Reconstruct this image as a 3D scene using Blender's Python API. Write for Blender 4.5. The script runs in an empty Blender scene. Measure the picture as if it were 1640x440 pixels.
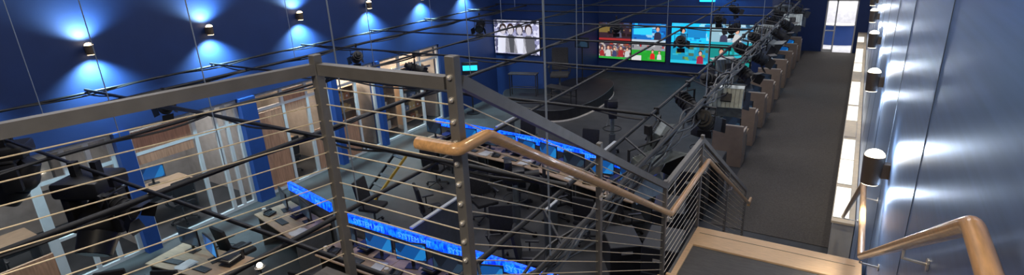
import bpy, bmesh, math, random
from mathutils import Vector, Matrix
random.seed(4)
S=bpy.context.scene
try:
    S.view_settings.view_transform='Standard'
except Exception as e: print(e)
COL=S.collection

# ---------------------------------------------------------------- materials
def mat(name,col,rough=.6,metal=0.,emit=None,es=0.,var=.12,ns=6.,bump=0.,bs=60.,stretch=(1,1,1),aniso=0.,coat=0.,alpha=None,emit2=None):
    m=bpy.data.materials.new(name); m.use_nodes=True
    nt=m.node_tree; b=nt.nodes['Principled BSDF']
    tc=nt.nodes.new('ShaderNodeTexCoord'); mp=nt.nodes.new('ShaderNodeMapping')
    mp.inputs['Scale'].default_value=stretch
    nt.links.new(tc.outputs['Object'],mp.inputs['Vector'])
    n=nt.nodes.new('ShaderNodeTexNoise'); n.inputs['Scale'].default_value=ns; n.inputs['Detail'].default_value=5
    nt.links.new(mp.outputs[0],n.inputs['Vector'])
    r=nt.nodes.new('ShaderNodeValToRGB')
    r.color_ramp.elements[0].position=.3; r.color_ramp.elements[1].position=.7
    r.color_ramp.elements[0].color=[max(0,c*(1-var)) for c in col]+[1]
    r.color_ramp.elements[1].color=[min(1,c*(1+var)) for c in col]+[1]
    nt.links.new(n.outputs['Fac'],r.inputs[0]); nt.links.new(r.outputs[0],b.inputs['Base Color'])
    b.inputs['Roughness'].default_value=rough; b.inputs['Metallic'].default_value=metal
    if coat: b.inputs['Coat Weight'].default_value=coat
    if bump:
        n2=nt.nodes.new('ShaderNodeTexNoise'); n2.inputs['Scale'].default_value=bs
        nt.links.new(mp.outputs[0],n2.inputs['Vector'])
        bp=nt.nodes.new('ShaderNodeBump'); bp.inputs['Strength'].default_value=bump; bp.inputs['Distance'].default_value=.01
        nt.links.new(n2.outputs['Fac'],bp.inputs['Height']); nt.links.new(bp.outputs[0],b.inputs['Normal'])
    if emit:
        b.inputs['Emission Color'].default_value=(*emit,1); b.inputs['Emission Strength'].default_value=es
    if emit2:
        r2=nt.nodes.new('ShaderNodeValToRGB'); r2.color_ramp.elements[0].position=.38; r2.color_ramp.elements[1].position=.62
        r2.color_ramp.elements[0].color=(*emit,1); r2.color_ramp.elements[1].color=(*emit2,1)
        nt.links.new(n.outputs['Fac'],r2.inputs[0]); nt.links.new(r2.outputs[0],b.inputs['Emission Color'])
    if aniso:
        tg=nt.nodes.new('ShaderNodeTangent'); tg.direction_type='UV_MAP'
        b.inputs['Anisotropic'].default_value=aniso; b.inputs['Anisotropic Rotation'].default_value=.25
        nt.links.new(tg.outputs[0],b.inputs['Tangent'])
    if alpha is not None:
        b.inputs['Alpha'].default_value=alpha
    return m
def emat(name,col,s=1.):
    return mat(name,tuple(c*.2 for c in col),rough=.4,emit=col,es=s,var=.05)

def screen_mat(name,c1,c2,c3,s=1.,sc=5.):
    m=bpy.data.materials.new(name); m.use_nodes=True; nt=m.node_tree; b=nt.nodes['Principled BSDF']
    tc=nt.nodes.new('ShaderNodeTexCoord'); v=nt.nodes.new('ShaderNodeTexVoronoi'); v.inputs['Scale'].default_value=sc
    nt.links.new(tc.outputs['Object'],v.inputs['Vector'])
    r=nt.nodes.new('ShaderNodeValToRGB'); r.color_ramp.interpolation='CONSTANT'
    e=r.color_ramp.elements; e[0].color=(*c1,1); e[1].position=.62; e[1].color=(*c3,1)
    k=e.new(.36); k.color=(*c2,1)
    sp=nt.nodes.new('ShaderNodeSeparateColor'); nt.links.new(v.outputs['Color'],sp.inputs[0])
    nt.links.new(sp.outputs[0],r.inputs[0]); nt.links.new(r.outputs[0],b.inputs['Emission Color'])
    b.inputs['Base Color'].default_value=(.01,.01,.01,1); b.inputs['Emission Strength'].default_value=s; b.inputs['Roughness'].default_value=.3
    return m

M=dict(
 blue=mat('blue_paint',(.011,.034,.135),.55,var=.08,ns=2,bump=.1),
 bluedk=mat('blue_pillar',(.014,.062,.26),.5,var=.06),
 carpet=mat('carpet',(.095,.082,.070),.95,var=.25,ns=40,bump=.5,bs=300),
 floor=mat('studio_floor',(.042,.043,.046),.6,var=.25,ns=3,bump=.2,bs=200),
 ceil=mat('dark_ceiling',(.10,.12,.18),.9),
 white=mat('white_paint',(.62,.60,.56),.5,var=.05),
 offwall=mat('office_wall',(.38,.34,.31),.7),
 frame=mat('frame_paint',(.56,.58,.60),.4,var=.05),
 woodp=mat('orange_wood',(.40,.21,.13),.45,var=.25,ns=5,stretch=(6,6,.6)),
 beige=mat('beige_laminate',(.40,.28,.18),.45,var=.15,ns=5,stretch=(1,6,1)),
 cubp=mat('cubicle_panel',(.26,.19,.14),.55,var=.1,ns=5),
 cubt=mat('cubicle_trim',(.55,.46,.37),.5,var=.1,ns=5),
 rail=mat('handrail_wood',(.66,.37,.16),.28,var=.2,ns=9,stretch=(8,1,8),coat=.5),
 steel=mat('painted_steel',(.175,.168,.162),.42,metal=.3,var=.1,ns=12),
 steel2=mat('brushed_fitting',(.85,.80,.72),.3,metal=.6,var=.05),
 cable=mat('steel_cable',(.98,.80,.58),.35,metal=.45,var=.1,ns=80),
 rod=mat('hanger_rod_grey',(.25,.30,.38),.5,var=.05),
 metal=mat('brushed_wall',(.27,.41,.70),.33,metal=.80,var=.08,ns=3,stretch=(1,.25,7),aniso=.84),
 seam=mat('panel_seam',(.20,.24,.30),.4,metal=.9),
 black=mat('black_metal',(.012,.012,.014),.5,var=.3),
 blackp=mat('black_plastic',(.02,.02,.022),.45,var=.2),
 fabric=mat('black_fabric',(.016,.016,.018),.9,var=.3,ns=30,bump=.3),
 grey=mat('grey_metal',(.14,.155,.165),.4,metal=.5,var=.15),
 silver=mat('silver_panel',(.26,.30,.30),.35,metal=.6,var=.25,ns=10),
 bronze=mat('sconce_bronze',(.16,.12,.085),.4,metal=.5,var=.1),
 ledge=mat('ledge_stone',(.82,.66,.45),.4,var=.08),
 nosing=mat('nosing_beige',(.80,.53,.30),.5,var=.12,ns=8,stretch=(1,12,1)),
 stair=mat('stair_carpet',(.13,.125,.12),.9,var=.3,ns=10,stretch=(1,30,1),bump=.4,bs=60),
 lampw=emat('sconce_lens',(1.,.88,.66),5),
 lampc=emat('lens_cool',(1.,.70,.36),10),
 ledgeglow=emat('ledge_added_glow',(1.,.95,.82),1.3),  # emission stands in for lamplight falling on the ledge top
 led=mat('blue_led_band',(.0,.02,.2),.4,emit=(.0,.012,.65),es=2.6,emit2=(.004,.12,1.),ns=11,stretch=(2,2,1)),
 ledt=emat('band_letters',(.05,.24,1.),1.9),
 yellow=mat('yellow_paint',(.45,.28,.03),.5),
 glass=mat('office_glass',(.05,.07,.09),.05,alpha=.10),
 lens=mat('fresnel_glass',(.03,.03,.035),.15,metal=.0),
 mon=screen_mat('monitor_blue',(.004,.08,.30),(.01,.2,.55),(.002,.03,.12),1.,3),
 mon2=screen_mat('monitor_dark',(.01,.02,.04),(.02,.05,.09),(.005,.01,.02),.8,4),
 cyan=emat('cyan_light',(.02,.6,1.),2.),
 paper=mat('paper',(.55,.55,.54),.6),
 peach=mat('lobby_wall',(.78,.76,.76),.6),
 stage=mat('stage_top',(.016,.016,.018),.5,var=.2,ns=4),
 rim=mat('stage_rim',(.80,.74,.66),.35,metal=.1),
 poster=mat('poster_print',(.30,.42,.55),.4,var=.6,ns=6),
 redpaint=mat('red_pipe_paint',(.45,.03,.03),.4),
)

# ---------------------------------------------------------------- mesh builder
class MB:
    def __init__(s): s.bm=bmesh.new(); s.mats=[]
    def mi(s,m):
        m=M[m] if isinstance(m,str) else m
        if m not in s.mats: s.mats.append(m)
        return s.mats.index(m)
    def _fin(s,vs,m,rot,c):
        if rot is not None: bmesh.ops.rotate(s.bm,verts=vs,cent=(0,0,0),matrix=rot)
        bmesh.ops.translate(s.bm,verts=vs,vec=c)
        i=s.mi(m)
        for f in {f for v in vs for f in v.link_faces}: f.material_index=i
    def box(s,c,size,m,rot=None,bev=0.):
        g=bmesh.ops.create_cube(s.bm,size=1.); vs=g['verts']
        bmesh.ops.scale(s.bm,verts=vs,vec=size)
        if bev:
            es=list({e for v in vs for e in v.link_edges})
            r=bmesh.ops.bevel(s.bm,geom=es,offset=bev,segments=2,affect='EDGES',profile=.5)
            vs=list({v for f in r['faces'] for v in f.verts}|{v for v in vs if v.is_valid})
        s._fin(vs,m,rot,c); return s
    def b2(s,lo,hi,m,bev=0.):
        return s.box([(a+b)/2 for a,b in zip(lo,hi)],[abs(b-a) for a,b in zip(lo,hi)],m,None,bev)
    def cyl(s,p,q,r,m,seg=12,r2=None):
        p=Vector(p);q=Vector(q);d=q-p
        g=bmesh.ops.create_cone(s.bm,cap_ends=True,segments=seg,radius1=r,radius2=r if r2 is None else r2,depth=d.length)
        s._fin(g['verts'],m,Vector((0,0,1)).rotation_difference(d).to_matrix(),(p+q)/2); return s
    def sph(s,c,r,m,sc=(1,1,1),seg=12):
        g=bmesh.ops.create_uvsphere(s.bm,u_segments=seg,v_segments=max(6,seg//2),radius=r)
        bmesh.ops.scale(s.bm,verts=g['verts'],vec=sc); s._fin(g['verts'],m,None,c); return s
    def tube(s,pts,r,m,seg=10):
        pts=[Vector(p) for p in pts]; i=s.mi(m); rings=[]
        n=len(pts); prev=None
        for k,p in enumerate(pts):
            if k==0: t=(pts[1]-p).normalized()
            elif k==n-1: t=(p-pts[k-1]).normalized()
            else: t=((p-pts[k-1]).normalized()+(pts[k+1]-p).normalized()).normalized()
            if prev is None:
                a=Vector((0,0,1)) if abs(t.z)<.9 else Vector((1,0,0))
                x=t.cross(a).normalized()
            else:
                x=(prev-t*prev.dot(t)).normalized()
            prev=x; y=t.cross(x).normalized()
            rings.append([s.bm.verts.new(p+(x*math.cos(2*math.pi*j/seg)+y*math.sin(2*math.pi*j/seg))*r) for j in range(seg)])
        for k in range(n-1):
            for j in range(seg):
                f=s.bm.faces.new((rings[k][j],rings[k][(j+1)%seg],rings[k+1][(j+1)%seg],rings[k+1][j])); f.material_index=i
        for rr in (rings[0][::-1],rings[-1]):
            f=s.bm.faces.new(rr); f.material_index=i
        return s
    def prism(s,pts,z0,z1,m):
        i=s.mi(m); a=[s.bm.verts.new((x,y,z0)) for x,y in pts]; b=[s.bm.verts.new((x,y,z1)) for x,y in pts]
        fs=[s.bm.faces.new(a[::-1]),s.bm.faces.new(b)]
        n=len(pts)
        for k in range(n): fs.append(s.bm.faces.new((a[k],a[(k+1)%n],b[(k+1)%n],b[k])))
        for f in fs: f.material_index=i
        return s
    def poly(s,pts,m):
        f=s.bm.faces.new([s.bm.verts.new(p) for p in pts]); f.material_index=s.mi(m); return s
    def quadbar(s,p,q,w,h,m):   # rectangular bar p->q
        p=Vector(p);q=Vector(q);d=(q-p);t=d.normalized();x=t.cross(Vector((0,0,1)))
        x=x.normalized() if x.length>1e-4 else Vector((1,0,0)); y=x.cross(t)
        R=Matrix((x,t,y)).transposed()
        return s.box((p+q)/2,(w,d.length,h),m,R)
    def mesh(s,name,smooth=False):
        me=bpy.data.meshes.new(name)
        bmesh.ops.recalc_face_normals(s.bm,faces=s.bm.faces[:])
        s.bm.to_mesh(me); s.bm.free()
        for m in s.mats: me.materials.append(m)
        if smooth:
            me.polygons.foreach_set('use_smooth',[True]*len(me.polygons))
            try: me.set_sharp_from_angle(angle=math.radians(40))
            except Exception: pass
        return me
def struct(name,mb):
    o=bpy.data.objects.new(name,mb.mesh(name)); COL.objects.link(o); o['kind']='structure'; return o
def thing(name,label,cat,loc=(0,0,0),rz=0,group=None,rot=None):
    e=bpy.data.objects.new(name,None); e.empty_display_size=.1; e.location=loc
    e.rotation_euler=rot if rot else (0,0,rz); COL.objects.link(e)
    e['label']=label; e['category']=cat
    if group: e['group']=group
    return e
def part(name,par,mb,smooth=True,label=None,loc=None):
    o=bpy.data.objects.new(name,mb.mesh(name,smooth)); COL.objects.link(o); o.parent=par
    if loc: o.location=loc
    if label: o['label']=label
    return o
def mthing(name,label,cat,mb,group=None,loc=(0,0,0),rz=0,smooth=True):
    o=bpy.data.objects.new(name,mb.mesh(name,smooth)); COL.objects.link(o); o.location=loc; o.rotation_euler=(0,0,rz)
    o['label']=label; o['category']=cat
    if group:o['group']=group
    return o
def clone(root,loc,rz=None,label=None,rot=None,scale=None):
    n=root.copy(); n.location=loc; COL.objects.link(n)
    if rz is not None: n.rotation_euler=(0,0,rz)
    if rot: n.rotation_euler=rot
    if scale: n.scale=scale
    if label: n['label']=label
    def rec(a,b):
        for c in a.children:
            k=c.copy(); k.parent=b; COL.objects.link(k); rec(c,k)
    rec(root,n); return n
def light(name,typ,par,loc,energy,col=(1,1,1),rot=(0,0,0),size=1.,sizey=None,spot=1.7,blend=.8,rad=.03):
    l=bpy.data.lights.new(name,typ); l.energy=energy; l.color=col
    if typ=='AREA':
        l.size=size
        if sizey: l.shape='RECTANGLE'; l.size_y=sizey
    if typ=='SPOT': l.spot_size=spot; l.spot_blend=blend; l.shadow_soft_size=rad
    if typ=='POINT': l.shadow_soft_size=rad
    o=bpy.data.objects.new(name,l); COL.objects.link(o); o.location=loc; o.rotation_euler=rot
    if par: o.parent=par
    return o

# ---------------------------------------------------------------- camera
cam=bpy.data.cameras.new('camera'); co=bpy.data.objects.new('camera',cam); COL.objects.link(co)
cam.sensor_width=36; cam.lens=36*880/1640; cam.clip_start=.02; cam.clip_end=200
F=Vector((-.5082,.7946,-.3322)).normalized(); R=Vector((.8507,.5234,-.0493)); R=(R-F*R.dot(F)).normalized(); U=R.cross(F)
mw=Matrix((R,U,-F)).transposed().to_4x4(); mw.translation=(0,0,5.8); co.matrix_world=mw
S.camera=co

# ---------------------------------------------------------------- room shell
XL=-12.2; XR=.42
struct('floor',MB().b2((-16,-4,-.2),(1.5,31,0),'floor'))
mthing('carpet_runner','long dark grey carpet along the desks and metal wall','carpet',MB().b2((-2.1,10.9,0.001),(.09,30.95,.012),'carpet'),smooth=False)
struct('ceiling',MB().b2((-16,-4,8),(1.5,36,8.2),'ceil'))
struct('wall_left',MB().b2((XL-.25,-4,2.67),(XL,18.2,8),'blue').b2((XL-.25,14.7,0),(XL,18.2,2.67),'blue').b2((XL-.25,-4,0),(XL,1.2,2.67),'blue'))
k=1
for a,b in ((4.47,4.75),(7.16,7.56),(9.85,10.05),(11.6,11.75)):
    struct('trim_%d'%k,MB().b2((XL-.3,a,0),(XL+.10,b,2.67),'bluedk')); k+=1
struct('wall_office_back',MB().b2((-15.8,-1,0),(-15.6,15,2.8),'offwall'))
for n,y in enumerate((1.1,4.6,7.4,9.95,11.68,14.75)):
    struct('wall_office_%d'%(n+1),MB().b2((-15.6,y-.05,0),(XL-.3,y+.05,2.7),'offwall'))
struct('ceiling_office',MB().b2((-15.8,-1,2.72),(XL-.25,15,2.8),'white'))
struct('wall_jog',MB().b2((XL-.25,18.2,0),(-10.05,18.4,8),'blue').b2((-10.25,18.4,0),(-10.05,23.5,8),'blue'))
struct('wall_back',MB().b2((-10.25,23.5,0),(-2.9,23.7,8),'blue'))
struct('wall_corridor',MB().b2((-3.1,23.7,0),(-2.9,31,8),'blue'))
struct('wall_end',MB().b2((-3.1,31,0),(-1.4,31.2,8),'blue').b2((-1.4,31,2.55),(-.08,31.2,8),'blue').b2((-.08,31,0),(XR+.3,31.2,8),'blue'))
struct('wall_front',MB().b2((-16,-4.2,0),(1.5,-4,8),'blue'))
mb=MB(); mb.b2((XR,-4,0),(XR+.2,31,8),'metal')
o=struct('wall_right',mb); me=o.data; uv=me.uv_layers.new(name='UVMap')
for p in me.polygons:
    for li in p.loop_indices:
        v=me.vertices[me.loops[li].vertex_index].co; uv.data[li].uv=(v.y*.1,v.z*.1)
for n,y in enumerate([1.3,3.75,6.2,8.65,11.1,13.55,16,18.45,21,24,27]):
    struct('trim_%d'%(k),MB().b2((XR-.003,y,0),(XR,y+.005,8),'seam')); k+=1
# ledge
struct('trim_%d'%k,MB().b2((.09,10.1,0),(XR-.01,31,.96),'white').b2((.06,10.05,.96),(XR-.01,31,1.0),'ledge')); k+=1
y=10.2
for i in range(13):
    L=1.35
    mthing('ledge_panel','pale ledge panel with lamplight added as glow','ledge panel',MB().b2((0,0,0),(.24,L,.03),'ledgeglow' if i%4!=3 else 'ledge',.004).b2((-.006,-.006,0),(.246,L+.006,.010),'frame'),'ledge panels with added glow',(.075,y,1.0),0,False)  # ledge top segments, most given a glow for the sconce light pools
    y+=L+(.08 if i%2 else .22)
# room behind end door
struct('wall_lobby',MB().b2((-3,35,0),(1,35.2,4),'peach').b2((-3,31.2,3.2),(1,35,3.3),'white').b2((-3.1,31.2,0),(-3,35,3.2),'peach').b2((1,31.2,0),(1.1,35,3.2),'peach'))
struct('floor_lobby',MB().b2((-3,31,-.2),(1,35.2,0),'peach'))
light('lobby_light','AREA',None,(-.8,33,3.1),120,(.95,.97,1.),size=2)
arc=[math.pi*i/12 for i in range(12,25)]
mthing('reception_counter','curved blue reception counter in bright lobby','counter',MB().prism([(-.9+1.1*math.cos(a),33.6+.7*math.sin(a)) for a in arc],0,1.0,'bluedk').prism([(-.9+1.15*math.cos(a),33.6+.75*math.sin(a)) for a in arc],1.0,1.04,'white'))
mb=MB()
for x in (-1.4,-.98,-.14): mb.b2((x,31.0,0),(x+.06,31.16,2.5),'white')
mb.b2((-1.4,31.0,2.45),(-.08,31.16,2.55),'white')
mb.b2((-1.34,31.06,1.0),(-.98,31.1,1.05),'white').b2((-1.34,31.06,.0),(-.98,31.1,.12),'white')
struct('door_1',mb)

# ---------------------------------------------------------------- office fronts
wn=1
def office(y0,y1,mull,trans=2.05,wood=None,low=0):
    global wn
    mb=MB(); x=XL-.12
    for y in [y0]+mull+[y1-.08]: mb.b2((x-.04,y,0),(x+.04,y+.08,2.67),'frame')
    for z in (0,trans,2.59): mb.b2((x-.035,y0,z),(x+.035,y1,z+.07),'frame')
    if low: mb.b2((x-.03,y0,low),(x+.03,y1,low+.06),'frame')
    mb.b2((x-.006,y0,0),(x+.006,y1,2.6),'glass')
    for (a,b,z0,z1) in (wood or []): mb.b2((x-.025,a,z0),(x+.032,b,z1),'woodp')
    struct('window_%d'%wn,mb); wn+=1
office(1.2,3.1,[1.6,2.1],2.05,[(2.2,3.05,.1,.75)])
office(3.1,4.47,[3.6,4.0],2.05,None,.9)
office(4.75,7.16,[6.05,6.55,6.8],2.05,[(4.83,6.0,1.85,2.55)])
office(7.56,9.85,[8.35,9.1],2.2,[(7.66,8.33,0.1,2.15),(9.19,9.8,.1,1.25),(8.45,9.1,2.0,2.55)])
office(10.05,11.6,[10.8],2.2,[(10.13,10.75,.05,1.2)])
office(11.75,14.7,[12.7,13.7],2.2)
for y,e in ((2.3,45),(5.9,60),(8.7,60),(10.8,140),(13.2,200)):
    light('office_light','AREA',None,(-13.9,y,2.68),e,(1,.84,.66) if y>8 else (.9,.95,1.),size=1.2)

# ---------------------------------------------------------------- staircase
st=thing('staircase','carpeted steel staircase with beige nosings beside a metal wall','staircase',(0,0,0))
part('landing',st,MB().b2((-2.35,-1.5,4.0),(.38,1.68,4.15),'stair'),False)
part('landing',st,MB().b2((-1.36,4.9,2.2),(.38,6.3,2.35),'stair'),False)
mb=MB(); mb.b2((-1.36,5.86,2.35),(.38,6.3,2.375),'nosing',.004); mb.b2((-1.30,6.15,2.375),(.32,6.156,2.378),'bronze'); mb.b2((-1.36,4.9,2.35),(-1.30,5.86,2.372),'nosing')
part('nosing',st,mb,False)
for i in range(10):
    z=4.15-.1636*(i+1); y=1.68+.322*i
    part('tread',st,MB().b2((-1.34,y,z-.05),(.36,y+.345,z),'stair').b2((-1.34,y+.31,z),(.36,y+.35,z+.008),'nosing'),False)
for i in range(13):
    z=2.35-.168*(i+1); y=6.3+.286*i
    part('tread',st,MB().b2((-1.34,y,z-.05),(.36,y+.31,z),'stair').b2((-1.34,y+.27,z),(.36,y+.312,z+.008),'nosing').b2((-1.34,y-.01,z),(.36,y+.01,z+.13),'stair'),False)
for x in (-1.38,.365):
    part('stringer',st,MB().quadbar((x,1.65,4.02),(x,4.95,2.2),.04,.3,'steel').quadbar((x,4.9,2.2),(x,6.3,2.2),.04,.3,'steel').quadbar((x,6.25,2.2),(x,9.9,.1),.04,.3,'steel'),False)
for x in (-1.2,.2): part('support_column',st,MB().b2((x,5.0,0),(x+.1,5.1,2.2),'steel'),False)

# ---------------------------------------------------------------- cable railings
def post(par,x,y,z0,z1,w=.05,d=.07,bolts=(),face='y'):
    p=part('post',par,MB().b2((x-w/2,y-d/2,z0),(x+w/2,y+d/2,z1),'steel',.004),False)
    for z in bolts:
        part('cable_fitting',p,MB().cyl((x,y-d/2-.010,z),(x,y-d/2,z),.012,'steel2',10).sph((x,y-d/2-.010,z),.009,'steel2',seg=8))
    return p
NC=12; SP=.085
def section(label,a,b,posts):
    e=thing('cable_railing',label,'railing',(0,0,0),group='cable guard railings')
    a=Vector(a);b=Vector(b)
    part('top_rail',e,MB().quadbar(a,b,.045,.055,'steel'),False)
    for k in range(1,NC+1):
        d=Vector((0,0,-SP*k-.01))
        part('cable',e,MB().cyl(a+d,b+d,.0032,'cable',6))
    for p in posts: post(e,*p)
    return e
TR=5.27
section('grey steel guard railing with horizontal cables on the landing',(-2.62,.15,TR),(-2.23,1.744,TR),[(-2.23,1.744,3.9,5.34,.04,.05)])
bolts=[5.3-.095*k for k in range(0,12)]
section('short steel guard railing with cables joining two posts',(-2.2,1.744,TR),(-1.42,1.744,TR),[(-1.385,1.744,3.9,5.385,.05,.045,bolts)])
section('sloping steel guard railing with cables beside upper stairs',(-1.385,1.78,TR),(-1.385,4.9,3.5),[(-1.385,3.26,3.2,4.5,.035,.045)])
section('level steel guard railing with cables at middle landing',(-1.385,4.9,3.5),(-1.385,6.35,3.5),[(-1.385,4.9,2.3,3.56,.04,.05),(-1.385,6.35,2.1,3.56,.04,.05)])
section('sloping steel guard railing with cables beside lower stairs',(-1.385,6.35,3.5),(-1.385,10.3,1.18),[(-1.385,8.3,1.0,2.38,.04,.05),(-1.385,10.3,0,1.22,.04,.05)])

# ---------------------------------------------------------------- wooden handrails
def smoothpath(pts,r=.06,n=4):
    P=[Vector(p) for p in pts]; out=[P[0]]
    for i in range(1,len(P)-1):
        a=P[i]+(P[i-1]-P[i]).normalized()*r; b=P[i]+(P[i+1]-P[i]).normalized()*r
        for k in range(n+1):
            t=k/n; out.append(a*(1-t)**2+P[i]*2*t*(1-t)+b*t*t)
    out.append(P[-1]); return out
def handrail(label,pts,brs):
    e=thing('wooden_handrail',label,'handrail',(0,0,0))
    part('rail',e,MB().tube(smoothpath(pts,.035),.028,'rail',14))
    for (x,y,z,wx) in brs:
        part('bracket',e,MB().tube([(x,y,z-.02),(x,y,z-.08),(wx,y,z-.09)],.008,'steel2',8).cyl((wx-.004,y,z-.09),(wx+.004,y,z-.09),.03,'steel2'))
handrail('round varnished wooden handrail bending down beside the cable railing',
 [(-1.54,1.655,5.015),(-1.324,1.655,5.015),(-1.324,1.868,5.015),(-1.324,4.92,3.2),(-1.324,6.48,3.2),(-1.324,10.35,.9),(-1.324,10.6,.9),(-1.36,10.62,.72)],
 [(-1.324,3.26,4.19,-1.37),(-1.324,4.98,3.2,-1.37),(-1.324,6.35,3.2,-1.37),(-1.324,8.3,2.12,-1.37)])
handrail('round varnished wooden handrail fixed along the brushed metal wall',
 [(.34,-.6,5.015),(.34,1.78,5.015),(.28,4.86,3.2),(.28,6.5,3.2),(.22,9.9,1.18)],
 [(.34,1.3,5.015,.415),(.32,2.8,4.42,.415),(.28,4.9,3.2,.415),(.28,6.3,3.2,.415),(.23,9.5,1.42,.415)])

# ---------------------------------------------------------------- sconces
def sconce(label,loc,rz,r,h,group,lm,dome=.45):
    s=thing('wall_sconce',label,'wall lamp',loc,rz,group)
    part('body',s,MB().cyl((0,0,-h/2),(0,0,h/2),r*.90,'bronze',20,r2=r))
    part('lens',s,MB().sph((0,0,h/2),r*.93,lm,(1,1,dome),16))
    part('lens',s,MB().cyl((0,0,-h/2-.008),(0,0,-h/2+.001),r*.8,lm,20))
    part('backplate',s,MB().b2((-r-.055,-.04,-.07),(-r+.02,.04,.07),'bronze',.004),False)
    return s
for y in (2.15,4.5,6.82,9.2,11.6,13.95,16.3):
    s=sconce('small bronze up-and-down wall lamp glowing on blue wall',(XL+.14,y,4.33),0,.075,.17,'wall lamps on blue wall','lampc',.7)
    light('bulb','SPOT',s,(.10,0,.15),210,(.55,.88,1.),(0,math.pi-.25,0),spot=2.5,blend=1.,rad=.04)
    light('bulb','SPOT',s,(.12,0,-.12),560,(.50,.86,1.),(0,.2,0),spot=2.1,blend=1.,rad=.04)
for y in (5.65,9.2,12.7,16.2,19.7,23.2,26.7):
    s=sconce('bronze cylinder wall lamp glowing on brushed metal wall',(XR-.13,y,3.69),math.pi,.088,.27,'wall lamps on metal wall','lampw',.7)
    light('bulb','POINT',s,(0,0,.24),8,(.80,.90,1.),rad=.03)
    light('bulb','POINT',s,(0,0,-.18),8,(.80,.90,1.),rad=.03)
    light('bulb','SPOT',s,(0,0,-.16),60,(1.,.90,.74),(0,.12,0),spot=1.3,blend=1.,rad=.03)

# ---------------------------------------------------------------- lighting grid
GZ=3.6
g=thing('lighting_grid','black pipe lighting grid hung over the newsroom','lighting grid',(0,0,0))
YP=[-11.9,-10.65,-8.2,-5.8,-3.7]
for x in YP: part('pipe',g,MB().cyl((x,.5,GZ),(x,18.1 if x<-10 else 22.8,GZ),.03 if x in(-5.8,-10.65) else .022,'black',10))
for x in (-1.7,-2.15): part('pipe',g,MB().cyl((x,2.2,GZ),(x,22.8,GZ),.024,'black',10))
XP=[2.3,4.2,6.6,9.0,11.4,13.8,16.2,18.0,20.4,22.6]
for y in XP:
    x0=-11.95 if y<18.1 else -9.9
    part('pipe',g,MB().cyl((x0,y,GZ+.05),(-2.1,y,GZ+.05),.028 if y==4.2 else .021,'black',10))
for x in YP+[-1.7]:
    for y in (3.1,7.8,12.6,17.3,21.5):
        if x<-10 and y>18: continue
        if x==-11.9: continue
        part('hanger_rod',g,MB().cyl((x,y,GZ),(x,y,8),.007,'rod',6))
for y in range(0,20):
    yy=2.3+y*1.0; part('truss_brace',g,MB().cyl((-1.7,yy,GZ),(-2.15,yy+.5,GZ),.012,'black',8))
def wavy(x,y0,y1,z,ax,amp=.05,n=40,ph=0,r=.012):
    pts=[]
    for i in range(n+1):
        t=y0+(y1-y0)*i/n; s=amp*math.sin(i*.9+ph); c=amp*math.cos(i*.7+ph*2)-.02
        pts.append((x+s,t,z+c) if ax=='y' else (t,x+s,z+c))
    return MB().tube(pts,r,'blackp',6)
for x in (-11.9,-10.65,-5.8,-8.2): part('cable_loom',g,wavy(x,.8,17.9,GZ,'y',.035,60,x,.016))
for i in range(7): part('cable_loom',g,wavy(-1.74-.03*(i%3),2.0,14,GZ-.02-.035*i,'y',.06,45,i*1.3,.014))
for y in (4.2,6.6,9.0,13.8): part('cable_loom',g,wavy(y,-11.9,-2.2,GZ+.04,'x',.035,40,y,.014))

# studio fixtures
def spot_fixture():
    e=thing('studio_spotlight','black studio spotlight with barn doors clamped to a pipe','studio light',(0,0,GZ),0,'studio spotlights on the grid')
    part('clamp',e,MB().b2((-.03,-.04,-.07),(.03,.04,.045),'black',.005).cyl((0,0,-.14),(0,0,-.05),.012,'grey'),False)
    part('yoke',e,MB().b2((-.19,-.02,-.15),(.19,.02,-.135),'black').b2((-.19,-.02,-.42),(-.178,.02,-.135),'black').b2((.178,-.02,-.42),(.19,.02,-.135),'black'),False)
    Rx=Matrix.Rotation(math.radians(28),3,'X')
    c=Vector((0,0,-.38))
    def P(v): return Rx@Vector(v)+c
    mb=MB(); mb.cyl(P((0,.24,0)),P((0,-.16,0)),.11,'black',18,r2=.14); mb.cyl(P((0,-.16,0)),P((0,-.20,0)),.15,'black',18)
    for i in range(4): mb.cyl(P((0,.16-.07*i,0)),P((0,.14-.07*i,0)),.15,'blackp',18)
    mb.box(P((0,.27,0)),(.12,.08,.12),'black',Rx,.01)
    h=part('housing',e,mb)
    part('lens',h,MB().cyl(P((0,-.2,0)),P((0,-.205,0)),.12,'lens',18))
    for dx,dz in ((0,1),(0,-1),(1,0),(-1,0)):
        mb=MB(); R2=Rx@(Matrix.Rotation(math.radians(-35*dz),3,'X') if dz else Matrix.Rotation(math.radians(35*dx),3,'Z').to_3x3())
        mb.box(P((dx*.2,-.27,dz*.2)),((.24 if dz else .006),.17,(.24 if dx else .006)),'black',R2)
        part('barn_door',h,mb,False)
    return e
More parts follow.
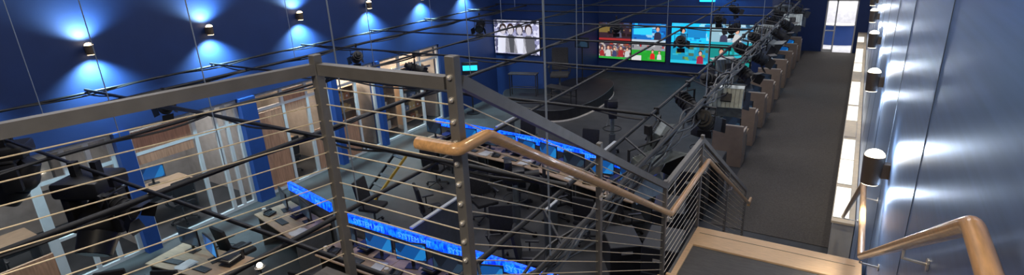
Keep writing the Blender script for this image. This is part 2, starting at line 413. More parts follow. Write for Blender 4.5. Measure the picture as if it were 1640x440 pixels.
def soft_fixture():
    e=thing('studio_softlight','grey studio softlight panel with open flaps on pipe','studio light',(0,0,GZ),0,'studio softlights on the grid')
    part('clamp',e,MB().b2((-.03,-.04,-.07),(.03,.04,.045),'black',.005).cyl((0,0,-.2),(0,0,-.05),.012,'grey'),False)
    part('yoke',e,MB().b2((-.34,-.015,-.2),(.34,.015,-.185),'black').b2((-.345,-.015,-.5),(-.33,.015,-.185),'black').b2((.33,-.015,-.5),(.345,.015,-.185),'black'),False)
    Rx=Matrix.Rotation(math.radians(25),3,'X'); c=Vector((0,0,-.48))
    def P(v): return Rx@Vector(v)+c
    mb=MB(); mb.box(P((0,0,0)),(.62,.12,.40),'silver',Rx,.012)
    for i in range(7): mb.box(P((-.24+.08*i,.075,0)),(.012,.03,.36),'grey',Rx)
    mb.box(P((0,.1,0)),(.2,.07,.16),'blackp',Rx,.01)
    h=part('housing',e,mb,False)
    mb=MB(); mb.box(P((0,-.064,0)),(.56,.006,.34),'silver',Rx)
    part('diffuser',h,mb,False)
    for dz in (1,-1):
        R2=Rx@Matrix.Rotation(math.radians(-30*dz),3,'X')
        part('flap',h,MB().box(P((0,-.16,dz*.26)),(.6,.24,.008),'silver',R2),False)
    for dx in (1,-1):
        R2=Rx@Matrix.Rotation(math.radians(30*dx),3,'Z')
        part('flap',h,MB().box(P((dx*.37,-.14,0)),(.008,.2,.36),'black',R2),False)
    return e
def moving_head():
    e=thing('moving_head_light','large black moving head lamp hanging from the grid','studio light',(0,0,GZ),0,'moving head lights')
    for s in (-1,1): part('clamp',e,MB().b2((s*.095-.025,-.03,-.06),(s*.095+.025,.03,.06),'black'),False)
    part('base',e,MB().b2((-.2,-.18,-.2),(.2,.18,-.06),'blackp',.03))
    part('arm',e,MB().b2((-.23,-.09,-.55),(-.15,.09,-.19),'blackp',.025).b2((.15,-.09,-.55),(.23,.09,-.19),'blackp',.025).b2((-.23,-.09,-.25),(.23,.09,-.19),'blackp',.02))
    Rx=Matrix.Rotation(math.radians(50),3,'X'); c=Vector((0,0,-.47))
    def P(v): return Rx@Vector(v)+c
    h=part('head',e,MB().sph(P((0,0,0)),.16,'blackp',(1,1.2,1),18).cyl(P((0,-.1,0)),P((0,-.28,0)),.15,'blackp',20,r2=.13).cyl(P((0,.1,0)),P((0,.24,0)),.14,'black',20,r2=.1))
    part('lens',h,MB().cyl(P((0,-.28,0)),P((0,-.285,0)),.11,'lens',20))
    return e
sp=spot_fixture(); so=soft_fixture(); mh=moving_head()
sp.location=(-10.9,15.4,GZ); sp.rotation_euler=(0,0,.4)
so.location=(-2.0,6.2,GZ); so.rotation_euler=(0,0,1.2)
mh.location=(-7.2,2.3,GZ+.05); mh.rotation_euler=(0,0,.5); mh.scale=(1.4,1.4,1.4)
clone(mh,(-9.6,2.3,GZ+.05),-.6,scale=(1.25,1.25,1.25))
sc=(.8,.8,.8)
for x,y,a in ((-6.1,15.6,3.5),(-3.7,13.8,3.3),(-3.7,18.0,3.2),(-3.7,20.4,2.6),(-8.2,9.0,2.3),(-10.65,9.6,4.2),(-10.65,4.9,4.5),(-2.9,16.2,3.9),(-6.6,2.3,2.),(-10.4,2.3,2.6)):
    clone(sp,(x,y,GZ),a,scale=sc)
yy=7.0; i=0
while yy<21.5:
    src=so if i%3==0 else sp
    clone(src,(-1.7 if i%2 else -2.15,yy,GZ),random.choice((1.3,1.8,2.6,3.2,-2.4))+random.uniform(-.3,.3),scale=(.84,.84,.84))
    yy+=.78; i+=1

# ---------------------------------------------------------------- screens
def person(mb,x,z,h,skin,cloth,y):
    n=14
    mb.poly([(x-h*.26,y,z),(x-h*.22,y,z+h*.5),(x-h*.1,y,z+h*.62),(x+h*.1,y,z+h*.62),(x+h*.22,y,z+h*.5),(x+h*.26,y,z)],cloth)
    mb.poly([(x+h*.15*math.cos(2*math.pi*i/n),y-.001,z+h*.84+h*.19*math.sin(2*math.pi*i/n)) for i in range(n)],e_((.04,.02,.015)))
    mb.poly([(x+h*.11*math.cos(2*math.pi*i/n),y-.002,z+h*.79+h*.15*math.sin(2*math.pi*i/n)) for i in range(n)],skin)
E={}
def e_(c,s=1.):
    k=(c,s)
    if k not in E: E[k]=emat('screen_colour_%d'%len(E),c,s)
    return E[k]
def display(label,x0,x1,z0,z1,y,fn,group):
    e=thing('display_panel',label,'screen',((x0+x1)/2,y,z0),0,group)
    w=(x1-x0)/2; h=z1-z0
    part('bezel',e,MB().b2((-w,-.06,0),(w,0,h),'blackp',.004),False)
    mb=MB(); fn(mb,w-.02,h-.02); part('picture',e,mb,False)
def rect(mb,x0,x1,z0,z1,c,s=1.,y=-.062): mb.poly([(x0,y,z0),(x1,y,z0),(x1,y,z1),(x0,y,z1)],e_(c,s) if isinstance(c,tuple) else c)
def busy(mb,x0,x1,z0,z1,cols,n,y=-.0635,sz=(.08,.3)):
    for i in range(n):
        a=random.uniform(x0,x1-.05); b=min(x1,a+random.uniform(*sz)); c=random.uniform(z0,z1-.03); d=min(z1,c+random.uniform(.03,.16))
        rect(mb,a,b,c,d,random.choice(cols),1.,y-i*.00005)
skin=(.75,.4,.28)
def s_bw(mb,w,h):
    rect(mb,-w,w,.02,h,screen_mat('bw_picture',(.38,.38,.58),(.10,.10,.18),(.68,.68,.85),1.1,7))
    busy(mb,-w,w,.02,h,[(.7,.7,.88),(.08,.08,.14),(.3,.3,.5)],30)
    for x,c in ((-.6,.75),(-.25,.08),(.15,.75),(.55,.12)): person(mb,x,.05,h*.85,e_((.6,.56,.62)),e_((c,c,c*1.15)),-.067)
def s_a(mb,w,h):
    rect(mb,-w,w,.02,h,(.04,.02,.03)); rect(mb,-w,w*.1,.45*h,h*.9,(.2,.14,.04),1.,-.063); busy(mb,-w,w,.2*h,h,[(.02,.01,.01),(.25,.15,.06),(.05,.03,.04),(.05,.08,.2)],24); rect(mb,-w,w,.02,h*.14,(.4,.03,.03),1.,-.065); person(mb,.2,.15,.5,e_(skin),e_((.1,.1,.15)),-.067)
def s_b(mb,w,h):
    rect(mb,-w,w,.02,h,(.01,.16,.55)); busy(mb,-w,w,.1*h,h,[(.01,.3,.8),(.02,.5,.95),(.01,.08,.35),(.3,.6,.8)],22); rect(mb,-w*.9,w*.2,h*.4,h*.85,(.03,.55,1.),1.2,-.065); person(mb,.4,.05,.65,e_(skin),e_((.03,.03,.06)),-.067); rect(mb,-w,w,.02,h*.14,(.5,.6,.7),1.,-.071)
def s_c(mb,w,h):
    rect(mb,-w,w,.02,h,screen_mat('crowd_picture',(.2,.08,.06),(.5,.45,.42),(.08,.06,.09),1.,11))
    busy(mb,-w,w,.02,h,[(.4,.06,.04),(.6,.52,.48),(.06,.05,.08),(.25,.2,.2),(.1,.14,.3)],30,sz=(.05,.18))
    for i in range(5): person(mb,-.6+.3*i,.12,.44+.06*(i%2),e_(skin),e_(((.35,.03,.03),(.6,.6,.6),(.05,.06,.15))[i%3]),-.067)
    rect(mb,-w,w,.02,h*.14,(.03,.4,.05),1.,-.072)
def s_d(mb,w,h):
    rect(mb,-w,w,.02,h,(.02,.36,.03)); rect(mb,-w,w,h*.6,h,(.3,.3,.32),1.,-.063); busy(mb,-w,w,.6*h,h,[(.5,.5,.52),(.5,.03,.03),(.05,.06,.1),(.2,.3,.5)],20,sz=(.05,.15)); busy(mb,-w,w,.03,.55*h,[(.04,.45,.05),(.02,.28,.03)],8); rect(mb,-w,-w*.4,.02,h*.3,(.7,.7,.7),1.,-.066); person(mb,.2,.1,.42,e_(skin),e_((.7,.02,.02)),-.067); person(mb,.5,.1,.38,e_(skin),e_((.65,.65,.65)),-.069)
def s_e(mb,w,h):
    rect(mb,-w,w,.02,h,(.01,.5,.9),1.2); busy(mb,-w,w,.02,h,[(.01,.35,.8),(.05,.6,1.),(.3,.75,.95),(.01,.15,.4)],26); rect(mb,-w*.2,w*.8,h*.3,h*.8,(.01,.25,.6),1.,-.065); person(mb,-.3,.03,.6,e_(skin),e_((.02,.1,.2)),-.068)
def s_f(mb,w,h):
    rect(mb,-w,w,.02,h,(.3,.5,.6)); busy(mb,-w,w,.02,h,[(.45,.65,.75),(.1,.3,.5),(.6,.7,.8),(.02,.08,.16),(.01,.2,.6)],28); person(mb,-.3,.03,.62,e_(skin),e_((.05,.05,.1)),-.067); person(mb,.2,.03,.66,e_(skin),e_((.6,.6,.6)),-.07); rect(mb,-w,w,.02,h*.15,(.02,.4,.5),1.,-.075)
def s_g(mb,w,h):
    rect(mb,-w,w,.02,h,(.01,.30,.5)); busy(mb,-w,w,.02,h,[(.15,.34,.1),(.01,.22,.4),(.03,.45,.6),(.08,.16,.1)],26); rect(mb,-w,w,.02,h*.18,(.02,.55,.75),1.,-.066); person(mb,.45,.03,.55,e_(skin),e_((.4,.02,.06)),-.068)
def s_h(mb,w,h):
    rect(mb,-w,w,.02,h,(.01,.26,.24)); busy(mb,-w,w,.02,h,[(.02,.45,.5),(.01,.16,.25),(.05,.35,.12)],18); rect(mb,w*.2,w*.9,h*.3,h*.8,(.02,.45,.55),1.,-.065); person(mb,-.35,.02,.7,e_(skin),e_((.6,.02,.22)),-.068)
display('wall screen showing violet tinted group of figures',-12.17,-10.12,1.72,3.05,18.18,s_bw,'display panels')
def wall4(x0,x1,z0,z1,y,fs,ls):
    xm=(x0+x1)/2; zm=(z0+z1)/2
    for (a,b,c,d),f,l in zip(((x0,xm-.005,zm+.005,z1),(xm+.005,x1,zm+.005,z1),(x0,xm-.005,z0,zm-.005),(xm+.005,x1,z0,zm-.005)),fs,ls):
        display(l,a,b,c,d,y,f,'display panels')
wall4(-10.0,-6.9,.62,2.28,23.48,(s_a,s_b,s_c,s_d),('screen showing a dark scene with red strip','screen showing presenter against blue graphics','screen showing a crowd in red and white','screen showing green sports field and red shirt'))
wall4(-6.7,-3.45,.62,2.34,23.48,(s_e,s_f,s_g,s_h),('screen showing bright cyan news studio','screen showing two people against pale backdrop','screen showing teal map graphic and presenter','screen showing a presenter in magenta on teal'))
def s_up(mb,w,h):
    rect(mb,-w,w,.02,h,(.01,.2,.6)); busy(mb,-w,w,.02,h,[(.02,.5,.9),(.01,.1,.35),(.4,.6,.8)],16)
display('upper screen showing blue graphics high on wall',-4.6,-3.5,3.35,4.0,23.48,s_up,'display panels')

for x,z,w,h,m in ((-6.6,3.35,.9,1.0,'poster'),(-8.9,3.5,1.1,.8,'poster')):
    e=thing('framed_poster','framed pale blue print hanging on blue wall','picture',(x,23.5,z),0,'framed prints')
    part('frame',e,MB().b2((-w/2,-.04,0),(w/2,-.0,h),'black'),False); part('print',e,MB().b2((-w/2+.05,-.045,.05),(w/2-.05,-.041,h-.05),m),False)
e=thing('framed_poster','white framed notice on blue corridor wall','picture',(-2.89,26,1.4),0,'framed prints'); part('frame',e,MB().b2((0,-.4,0),(.03,.4,.6),'white'),False); part('print',e,MB().b2((.03,-.35,.05),(.034,.35,.55),'paper'),False)
light('cyan_wash','AREA',None,(-4.6,22.9,4.2),40,(.05,.6,1),(math.radians(60),0,0),size=.6)
mthing('cyan_light_bar','glowing cyan light bar on blue wall','light',MB().b2((-5.6,23.4,3.2),(-5.0,23.49,3.6),'cyan',.01))
mthing('sprinkler_pipe','red painted pipe crossing beneath the ceiling','pipe',MB().tube([(-4.5,20.5,4.3),(-2.4,20.5,4.3),(-2.4,29,4.3)],.04,'redpaint'))

# ---------------------------------------------------------------- stage
def rounded(pts,r,n=6):
    out=[];N=len(pts)
    for i in range(N):
        p=Vector(pts[i]);a=Vector(pts[i-1]);b=Vector(pts[(i+1)%N])
        u=p+(a-p).normalized()*min(r,(a-p).length*.45); v=p+(b-p).normalized()*min(r,(b-p).length*.45)
        for k in range(n+1):
            t=k/n; q=u*(1-t)**2+p*2*t*(1-t)+v*t*t; out.append((q.x,q.y))
    return out
SP_=[(-11.6,17.9),(-11.1,16.7),(-9.2,15.5),(-7.9,15.9),(-7.5,18),(-7.9,20.6),(-9.9,20.6),(-9.9,18.05)]
rp=rounded(SP_,1.2,8)
def inset(pts,f):
    cx=sum(p[0] for p in pts)/len(pts); cy=sum(p[1] for p in pts)/len(pts)
    return [(cx+(x-cx)*f,cy+(y-cy)*f) for x,y in pts]
e=thing('stage_platform','low rounded dark presenter platform with pale rim','stage',(0,0,0))
part('plinth',e,MB().prism(inset(rp,1.0),0,.05,'rim').prism(inset(rp,.99),.05,.40,'black'),False)
part('deck',e,MB().prism(inset(rp,.985),.40,.42,'stage'),False)
part('edge_trim',e,MB().tube([(x,y,.41) for x,y in inset(rp,.99)]+[(*inset(rp,.99)[0],.41)],.008,'grey',6))

def bar_table(loc,rz,w,d,h,label):
    e=thing('standing_table',label,'table',loc,rz,'presenter tables')
    part('table_top',e,MB().b2((-w/2,-d/2,h-.04),(w/2,d/2,h),'blackp',.01),False)
    for sx in(-1,1):
        for sy in (-1,1):
            x=sx*(w/2-.05);y=sy*(d/2-.05); part('leg',e,MB().cyl((x,y,0),(x,y,h-.04),.02,'black',8))
    part('foot_rail',e,MB().cyl((-w/2+.05,-d/2+.05,.3),(w/2-.05,-d/2+.05,.3),.014,'black',8).cyl((-w/2+.05,d/2-.05,.3),(w/2-.05,d/2-.05,.3),.014,'black',8))
bar_table((-10.3,17.1,.42),.25,1.1,.35,.85,'long dark high table on the stage')
bar_table((-8.5,16.6,.42),-.2,1.2,.4,.6,'dark presenter table with thin legs on stage')

# ---------------------------------------------------------------- chairs
def office_chair():
    e=thing('office_chair','black swivel office chair with armrests','chair',(0,0,0),0,'black office chairs')
    mb=MB()
    for i in range(5):
        a=2*math.pi*i/5; mb.tube([(0,0,.11),(.28*math.cos(a),.28*math.sin(a),.075)],.018,'blackp',6)
    b=part('base',e,mb)
    for i in range(5):
        a=2*math.pi*i/5; x,y=.29*math.cos(a),.29*math.sin(a); part('caster',b,MB().cyl((x-.02,y,.03),(x+.02,y,.03),.03,'black',10))
    part('column',e,MB().cyl((0,0,.1),(0,0,.43),.025,'grey'))
    part('seat',e,MB().box((0,0,.47),(.5,.48,.09),'fabric',None,.035))
    part('backrest',e,MB().box((0,.25,.82),(.46,.07,.56),'fabric',Matrix.Rotation(math.radians(-10),3,'X'),.03).b2((-.03,.2,.45),(.03,.25,.65),'blackp'))
    for s in (-1,1): part('armrest',e,MB().tube([(s*.25,.05,.46),(s*.29,.05,.55),(s*.29,.05,.66)],.014,'blackp',6).box((s*.29,0,.68),(.06,.26,.03),'blackp',None,.01))
    return e
ch=office_chair(); ch.location=(-7.3,8.05,0); ch.rotation_euler=(0,0,2.5)
for x,y,a in ((-8.7,9.9,3.3),(-7.4,10.1,2.9),(-6.2,9.9,3.4),(-5.1,9.6,2.6),(-4.1,9.1,3.2),(-6.5,8.9,1.0),
              (-9.6,5.0,3.1),(-7.0,4.75,3.3),(-5.4,4.6,3.0),(-8.9,3.2,.5),(-10.1,3.2,4),(-4.4,7.3,2.),(-5.6,12.4,.1),(-7.6,12.6,.2),
              (-8.6,7.6,1.8),(-5.2,7.6,.6),(-3.4,9.6,2.2),(-12.95,5.7,4.7),(-13.1,8.8,4.7),(-12.95,2.2,4.7)):
    clone(ch,(x,y,0),a)
pc=clone(ch,(-9.2,17.9,.42),.4,label='black swivel chair standing on the stage',scale=(1.35,1.35,1.5))
del pc['group']
e=thing('floor_monitor','black prompting monitor on stand on the stage','monitor',(-9.2,19.9,.42),0)
part('stand',e,MB().cyl((0,0,0),(0,0,1.5),.025,'black').cyl((0,0,0),(0,0,.03),.22,'black',18)); s=part('screen',e,MB().b2((-.3,-.04,1.35),(.3,.02,1.75),'blackp',.01)); part('display_face',s,MB().b2((-.26,-.043,1.39),(.26,-.041,1.71),'mon2'),False)

# ---------------------------------------------------------------- monitors, keyboards
def monitor(m,label):
    e=thing('computer_monitor',label,'monitor',(0,0,0),0,'desktop monitors')
    part('stand_base',e,MB().b2((-.12,-.09,0),(.12,.09,.012),'blackp',.004),False)
    part('stand_neck',e,MB().b2((-.025,.0,.01),(.025,.03,.2),'blackp'),False)
    s=part('screen',e,MB().b2((-.28,-.03,.13),(.28,.0,.47),'blackp',.006),False)
    part('display_face',s,MB().poly([(-.265,-.0315,.15),(.265,-.0315,.15),(.265,-.0315,.455),(-.265,-.0315,.455)],m),False)
    return e
m1=monitor('mon','black desktop monitor with glowing blue screen'); m2=monitor('mon2','black desktop monitor with dark screen')
def keyboard():
    mb=MB().b2((-.22,-.07,0),(.22,.07,.016),'blackp',.004)
    for r in range(4):
        for c in range(13): mb.b2((-.205+c*.032,-.06+r*.031,.016),(-.18+c*.032,-.035+r*.031,.021),'grey')
    return mthing('keyboard','black computer keyboard on a desk','keyboard',mb,'keyboards',smooth=False)
kb=keyboard()
def telephone():
    e=thing('desk_telephone','black desk telephone with handset','telephone',(0,0,0),0,'desk telephones')
    mb=MB().box((0,0,.03),(.2,.19,.04),'blackp',Matrix.Rotation(.12,3,'X'),.008)
    for r in range(4):
        for c in range(3): mb.b2((.0+c*.025,-.06+r*.025,.05),(.018+c*.025,-.045+r*.025,.058),'grey')
    part('body',e,mb,False); part('handset',e,MB().tube([(-.06,-.09,.06),(-.06,-.06,.085),(-.06,.06,.085),(-.06,.09,.06)],.018,'black',8))
    return e
ph=telephone()
first={'m1':True,'m2':True,'kb':True,'ph':True}
def put(src,key,loc,rz):
    if first[key]: src.location=loc; src.rotation_euler=(0,0,rz); first[key]=False; return src
    return clone(src,loc,rz)
def papers(x,y,z,rz):
    mb=MB()
    for i in range(3): mb.box((random.uniform(-.04,.04),random.uniform(-.03,.03),.002+i*.003),(.21,.3,.002),'paper',Matrix.Rotation(random.uniform(-.3,.3),3,'Z'))
    return mthing('paper_sheets','loose white paper sheets on a desk','paper',mb,'paper sheets',(x,y,z),rz,False)
def mug(x,y,z):
    a=[(.04+.028*math.cos(t),0,.05+.028*math.sin(t)) for t in [math.pi*(-.5+i/6) for i in range(7)]]
    mthing('mug','small white mug on a desk','mug',MB().cyl((0,0,0),(0,0,.095),.04,'white',14).tube(a,.006,'white',6),'mugs',(x,y,z))
def tray(x,y,z,rz):
    mb=MB()
    for i in range(3): mb.b2((-.13,-.17,.01+i*.07),(.13,.17,.018+i*.07),'blackp').b2((-.13,.16,.01+i*.07),(.13,.17,.05+i*.07),'blackp')
    for sx in (-.125,.125): mb.b2((sx-.005,.12,.0),(sx+.005,.16,.17),'blackp')
    mb.b2((-.1,-.14,.089),(.1,.14,.1),'paper')
    mthing('letter_tray','black stacked letter tray holding paper','tray',mb,'letter trays',(x,y,z),rz,False)
def tower(x,y,rz=0):
    mthing('computer_tower','black computer tower under a desk','computer',MB().b2((-.1,-.22,0),(.1,.22,.42),'blackp',.01).b2((-.08,-.225,.3),(.08,-.22,.33),'grey'),'computer towers',(x,y,0),rz,False)

def desk_obj(loc,rz,w,d=.8,label='beige topped office desk with grey side panels',grp='newsroom desks'):
    e=thing('office_desk',label,'desk',loc,rz,grp)
    part('desk_top',e,MB().b2((-w/2+.004,-d,.715),(w/2-.004,0,.745),'beige',.006),False)
    for s in (-1,1): part('side_panel',e,MB().b2((s*(w/2-.045)-.015,-d+.06,0),(s*(w/2-.045)+.015,-.02,.715),'grey'),False)
    part('modesty_panel',e,MB().b2((-w/2+.06,-.08,.25),(w/2-.06,-.06,.715),'grey'),False)
    return e
def text_mesh(txt,size):
    c=bpy.data.curves.new('t','FONT'); c.body=txt; c.size=size; c.extrude=.002; c.align_x='CENTER'; c.resolution_u=2
    o=bpy.data.objects.new('t',c); COL.objects.link(o); dg=bpy.context.evaluated_depsgraph_get()
    me=bpy.data.meshes.new_from_object(o.evaluated_get(dg)); bpy.data.objects.remove(o); me.materials.clear(); me.materials.append(M['ledt'])
    return me
def row(p0,p1,nd,words,mons,z=1.0,label='grey desk partition with glowing blue lettered light band'):
    p0=Vector((*p0,0)); p1=Vector((*p1,0)); d=p1-p0; L=d.length; rz=math.atan2(d.y,d.x); c=(p0+p1)/2
    e=thing('illuminated_partition',label,'partition',c,rz,'illuminated desk partitions')
    part('panel',e,MB().b2((-L/2,.0,0),(L/2,.05,z),'grey'),False)
    part('light_band',e,MB().b2((-L/2,-.015,z),(L/2,.055,z+.18),'led'),False)
    n=len(words)
    for i,w in enumerate(words):
        me=text_mesh(w,.145); o=bpy.data.objects.new('lettering',me); COL.objects.link(o); o.parent=e
        o.location=(-L/2+L*(i+.5)/n,-.018,z+.035); o.rotation_euler=(math.pi/2,0,0)
    M4=Matrix.Translation(c)@Matrix.Rotation(rz,4,'Z')
    w=L/nd
    for i in range(nd):
        x=-L/2+w*(i+.5); q=M4@Vector((x,-.03,0)); desk_obj(q,rz,w)
        for dx in mons:
            q=M4@Vector((x+dx*w,-.28+random.uniform(-.05,.05),.747)); 
            put(*( (m1,'m1') if random.random()<.5 else (m2,'m2')),q,rz+random.uniform(-.35,.35))
        q=M4@Vector((x+random.uniform(-.1,.1),-.62,.747)); put(kb,'kb',q,rz)
        q=M4@Vector((x+.38*w,-.6,.747)); papers(q.x,q.y,q.z,rz)
        q=M4@Vector((x-.43*w,-.65,.747)); mug(q.x,q.y,q.z)
        q=M4@Vector((x-.32*w,-.62,.747)); put(ph,'ph',q,rz+.2)
        q=M4@Vector((x+.01*w,-.24,.747)); tray(q.x,q.y,q.z,rz)
        q=M4@Vector((x+.3*w,-.4,0)); tower(q.x,q.y,rz)
WD='SYSTEM MIT'
row((-7.7,6.14),(-3.2,6.10),3,[WD]*4,(-.26,.26))
row((-10.05,6.62),(-8.35,6.28),1,['SYSTEM','MIT'],(-.27,.24))
row((-9.95,11.55),(-6.3,11.25),3,[WD]*3,(-.3,.3))
row((-6.25,11.24),(-3.2,10.5),2,[WD]*3,(-.26,.26))
def divider(x,y0,y1,z=1.2):
    e=thing('desk_divider','thin grey desk divider with pale metal top edge','partition',(x,(y0+y1)/2,0),0,'desk dividers')
    h=(y1-y0)/2
    part('panel',e,MB().b2((-.015,-h,0.02),(.015,h,z-.03),'grey'),False); part('cap',e,MB().b2((-.035,-h,z-.03),(.035,h,z),'frame'),False)
divider(-6.2,6.25,7.7); divider(-4.6,8.2,8.7,1.0)
divider(-4.6,11.0,11.8); divider(-7.9,11.6,12.5); divider(-3.1,10.8,11.6)
desk_obj((-9.5,4.6,0),.15,1.8); put(m2,'m2',(-9.9,4.35,.747),.1); put(m1,'m1',(-9.2,4.35,.747),-.2); papers(-9.5,4.0,.747,.3); put(kb,'kb',(-9.15,4.05,.747),.1); tray(-8.85,4.45,.747,.2); put(kb,'kb',(-9.85,3.95,.747),.2)
e=thing('desk_lamp','small desk lamp with bright glowing bulb','lamp',(-8.0,4.45,0))
part('pole',e,MB().cyl((0,0,0),(0,0,.9),.012,'black').cyl((0,0,0),(0,0,.02),.12,'black',16)); part('lamp_shade',e,MB().cyl((0,0,.86),(0,0,.9),.05,'black',16,r2=.09)); part('bulb',e,MB().sph((0,0,.93),.05,'lampw'))
light('bulb_light','POINT',e,(0,0,1.05),14,(1,.85,.65))

# office interiors
def idesk(x,y,rz): desk_obj((x,y,0),rz,1.6,.75,'pale office desk inside glazed office','office desks')
idesk(-14.2,5.6,1.57); idesk(-14.4,8.8,1.57); idesk(-14.2,2.4,1.57); idesk(-15.1,13.4,1.57)
put(m1,'m1',(-14.0,5.7,.747),1.2); put(m2,'m2',(-14.2,8.9,.747),1.4); put(m2,'m2',(-14,2.4,.747),1.2)
for y,w in ((3.8,1.1),(6.2,1.5),(2.3,1.2)):
    e=thing('whiteboard','white board mounted on office wall','whiteboard',(-15.59,y,.9),0,'office whiteboards')
    part('frame',e,MB().b2((0,-w/2,0),(.02,w/2,1.2),'grey'),False); part('board',e,MB().b2((.02,-w/2+.03,.03),(.024,w/2-.03,1.17),'white'),False)
def shelf(x,y,w,label,m='beige'):
    e=thing('bookshelf',label,'shelf',(x,y,0),0,'office shelves')
    mb=MB().b2((0,-w/2,0),(.02,w/2,2.0),m)
    for s in (-1,1): mb.b2((0,s*w/2-.015,0),(.35,s*w/2+.015,2.0),m)
    part('carcass',e,mb,False)
    for i in range(6): part('shelf_board',e,MB().b2((.02,-w/2+.015,.05+i*.38),(.35,w/2-.015,.07+i*.38),m),False)
    return e
bc=[mat('binder_%d'%i,c,.6) for i,c in enumerate(((.6,.6,.58),(.3,.12,.05),(.1,.15,.3),(.5,.35,.15),(.05,.05,.05)))]
for (x,y,w) in ((-13.3,10.8,1.3),(-13.4,12.5,1.3),(-13.4,14.0,1.1),(-15.58,8.6,1.6)):
    shelf(x,y,w,'wooden shelving filled with boxes and binders')
    for i in range(5):
        yy=y-w/2+.05
        while yy<y+w/2-.2:
            t=random.uniform(.1,.3)
            if random.random()<.75 and yy+t<y+w/2-.02:
                mthing('storage_box','small storage box standing on office shelf','box',MB().b2((0,0,0),(.26,t-.015,random.uniform(.16,.28)),random.choice(bc)).b2((.26,t*.3,.06),(.263,t*.6,.12),'paper'),'boxes on office shelves',(x+.05,yy,.071+i*.38),0,False)
            yy+=t
# ---------------------------------------------------------------- walkway workstations
def cubicle(loc):
    e=thing('cubicle_desk','small tan workstation with panel end beside walkway','desk',loc,0,'walkway workstations')
    part('end_panel',e,MB().b2((-.75,-.03,0),(0,.0,1.10),'cubp',.004).b2((-.75,-.035,1.10),(0,.005,1.13),'cubt'),False)
    part('side_panel',e,MB().b2((-.03,0,0),(0,.5,.95),'cubp').b2((-.035,0,.95),(.005,.5,.97),'cubt'),False)
    part('desk_top',e,MB().b2((-.75,0,.71),(-.03,1.05,.74),'beige'),False)
    d=part('drawer_unit',e,MB().b2((-.5,.6,0),(-.05,1.0,.6),'grey'),False)
    part('handle',d,MB().b2((-.4,.59,.4),(-.15,.6,.42),'steel2'),False)
    return e
cb=cubicle((-2.12,14.3,0))
put(m2,'m2',(-2.5,14.8,.747),-.5)
y=16.05
while y<29:
    clone(cb,(-2.12,y,0)); put(*random.choice(((m1,'m1'),(m2,'m2'))),(-2.5,y+.5,.747),-.5+random.uniform(-.4,.4)); papers(-2.3,y+.3,.745,0)
    if y<22: clone(ch,(-3.35,y+.5,0),1.5)
    y+=1.75

# ---------------------------------------------------------------- studio camera
def tvcam():
    e=thing('studio_camera','black television camera on a wheeled pedestal','camera',(0,0,0),0,'studio cameras')
    mb=MB()
    for i in range(3):
        a=2*math.pi*i/3; mb.tube([(0,0,.18),(.38*math.cos(a),.38*math.sin(a),.1)],.03,'black',8).cyl((.4*math.cos(a)-.03,.4*math.sin(a),.06),(.4*math.cos(a)+.03,.4*math.sin(a),.06),.06,'black')
    part('pedestal_base',e,mb); part('column',e,MB().cyl((0,0,.12),(0,0,.7),.09,'grey',16).cyl((0,0,.7),(0,0,1.15),.06,'silver',16))
    part('steering_ring',e,MB().tube([(.25*math.cos(t),.25*math.sin(t),.85) for t in [2*math.pi*i/20 for i in range(21)]],.012,'black',6))
    part('camera_body',e,MB().b2((-.11,-.2,1.2),(.11,.25,1.47),'blackp',.02).b2((-.05,-.05,1.14),(.05,.05,1.2),'black'))
    part('lens',e,MB().cyl((0,-.2,1.33),(0,-.5,1.33),.08,'black',16,r2=.1).cyl((0,-.5,1.33),(0,-.505,1.33),.085,'lens',16))
    part('viewfinder',e,MB().b2((-.13,.05,1.5),(.13,.2,1.68),'blackp',.01).cyl((0,.1,1.46),(0,.1,1.52),.015,'grey'))
    part('prompter',e,MB().b2((-.18,-.62,1.15),(.18,-.59,1.5),'blackp'),False)
    part('pan_bar',e,MB().tube([(.08,.1,1.25),(.2,.55,1.1)],.013,'grey',8))
    return e
tc=tvcam(); tc.location=(-5.4,13.6,0); tc.rotation_euler=(0,0,3.6)
clone(tc,(-5.55,8.7,0),2.2); clone(tc,(-2.9,13.1,0),2.6)
e=thing('floor_monitor','black monitor on tall stand with cyan screen','monitor',(-11.6,15.6,0),.5)
part('stand',e,MB().cyl((0,0,0),(0,0,1.5),.03,'black').cyl((0,0,0),(0,0,.03),.25,'black',18)); s=part('screen',e,MB().b2((-.3,-.04,1.45),(.3,.02,1.9),'blackp',.01)); part('display_face',s,MB().b2((-.26,-.043,1.6),(.26,-.041,1.78),'cyan'),False)
def ladder(loc,rot):
    e=thing('step_ladder','dark aluminium ladder with yellow edged rail','ladder',loc,rot=rot)
    for s in (-1,1): part('side_rail',e,MB().b2((s*.22-.02,-.8,-.03),(s*.22+.02,.8,.03),'yellow' if s>0 else 'black'),False)
    for i in range(6): part('rung',e,MB().b2((-.2,-.72+i*.28,-.02),(.2,-.66+i*.28,.02),'grey'),False)
ladder((-9.3,8.6,.55),(math.radians(38),0,-.2))
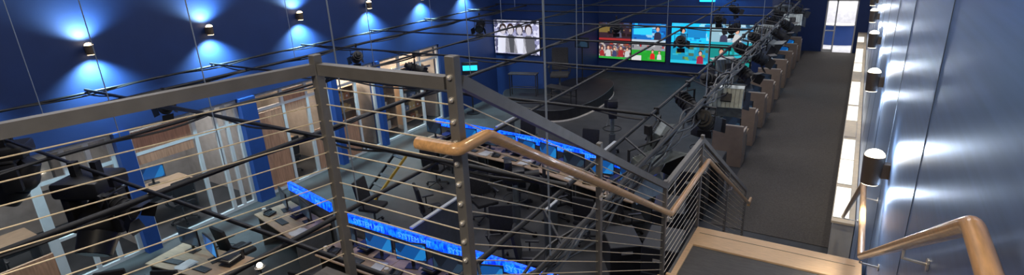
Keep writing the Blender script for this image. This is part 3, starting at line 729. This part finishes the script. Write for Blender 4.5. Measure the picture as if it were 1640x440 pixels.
for x,y in ((-10.6,5.2),(-10.9,4.6)):
    pts=[((.25+.04*math.sin(i*.7))*math.cos(i*.4),(.25+.04*math.sin(i*.7))*math.sin(i*.4),.02+.0015*i) for i in range(80)]
    mthing('cable_coil','loose coil of black cable lying on floor','cable',MB().tube(pts,.014,'black',6),'cable coils',(x,y,0))
mthing('waste_bin','black round waste bin beside desks','bin',MB().cyl((0,0,0),(0,0,.4),.13,'black',18,r2=.17).cyl((0,0,.4),(0,0,.41),.175,'blackp',18),None,(-6.9,7.4,0))
def case(loc,rz,h):
    mthing('equipment_case','black equipment case with steel latches on floor','case',MB().b2((-.3,-.4,0),(.3,.4,h),'blackp',.02).b2((-.28,-.41,h*.5),(.28,-.4,h*.5+.02),'grey').b2((-.1,-.42,h*.75),(.1,-.4,h*.75+.05),'steel2'),'equipment cases',loc,rz,False)
case((-2.5,12.3,0),0,1.0); case((-2.6,11.3,0),.1,1.1); case((-2.7,9.9,0),.2,.8); case((-3.2,8.6,0),.6,.6); case((-2.3,8.2,0),.1,1.0)

# ---------------------------------------------------------------- lights
for x,y,e in ((-9,3,75),(-4,3,75),(-9,9,105),(-5,9,110),(-8,15,120),(-4,19,150),(-2,14,90),(-2,25,120)):
    light('overhead_fill','AREA',None,(x,y,7.85),e,(.97,.95,.98),size=2.2)  # unseen ambient fill added under the ceiling, no fixtures
light('landing_fill','AREA',None,(-.9,-1.2,7.7),140,(1,.84,.62),size=1.2)  # unseen warm fill added to brighten the near railing and wall
light('stair_warm_fill','AREA',None,(-.5,4.5,7.8),45,(1,.78,.5),size=.6)  # unseen fill added to warm the tone of the metal wall
for x,y in ((-8.9,17.2),(-7.6,18.6),(-10,17.5),(-5.6,17.0)):
    light('stage_fill','SPOT',None,(x,y-2,GZ-.6),110,(1,.95,.9),(math.radians(35),0,0),spot=1.4)  # bare spots without fixtures, added to brighten the stage and nearby floor
w=bpy.data.worlds.new('world'); S.world=w; w.use_nodes=True; w.node_tree.nodes['Background'].inputs[0].default_value=(.02,.03,.05,1); w.node_tree.nodes['Background'].inputs[1].default_value=1.
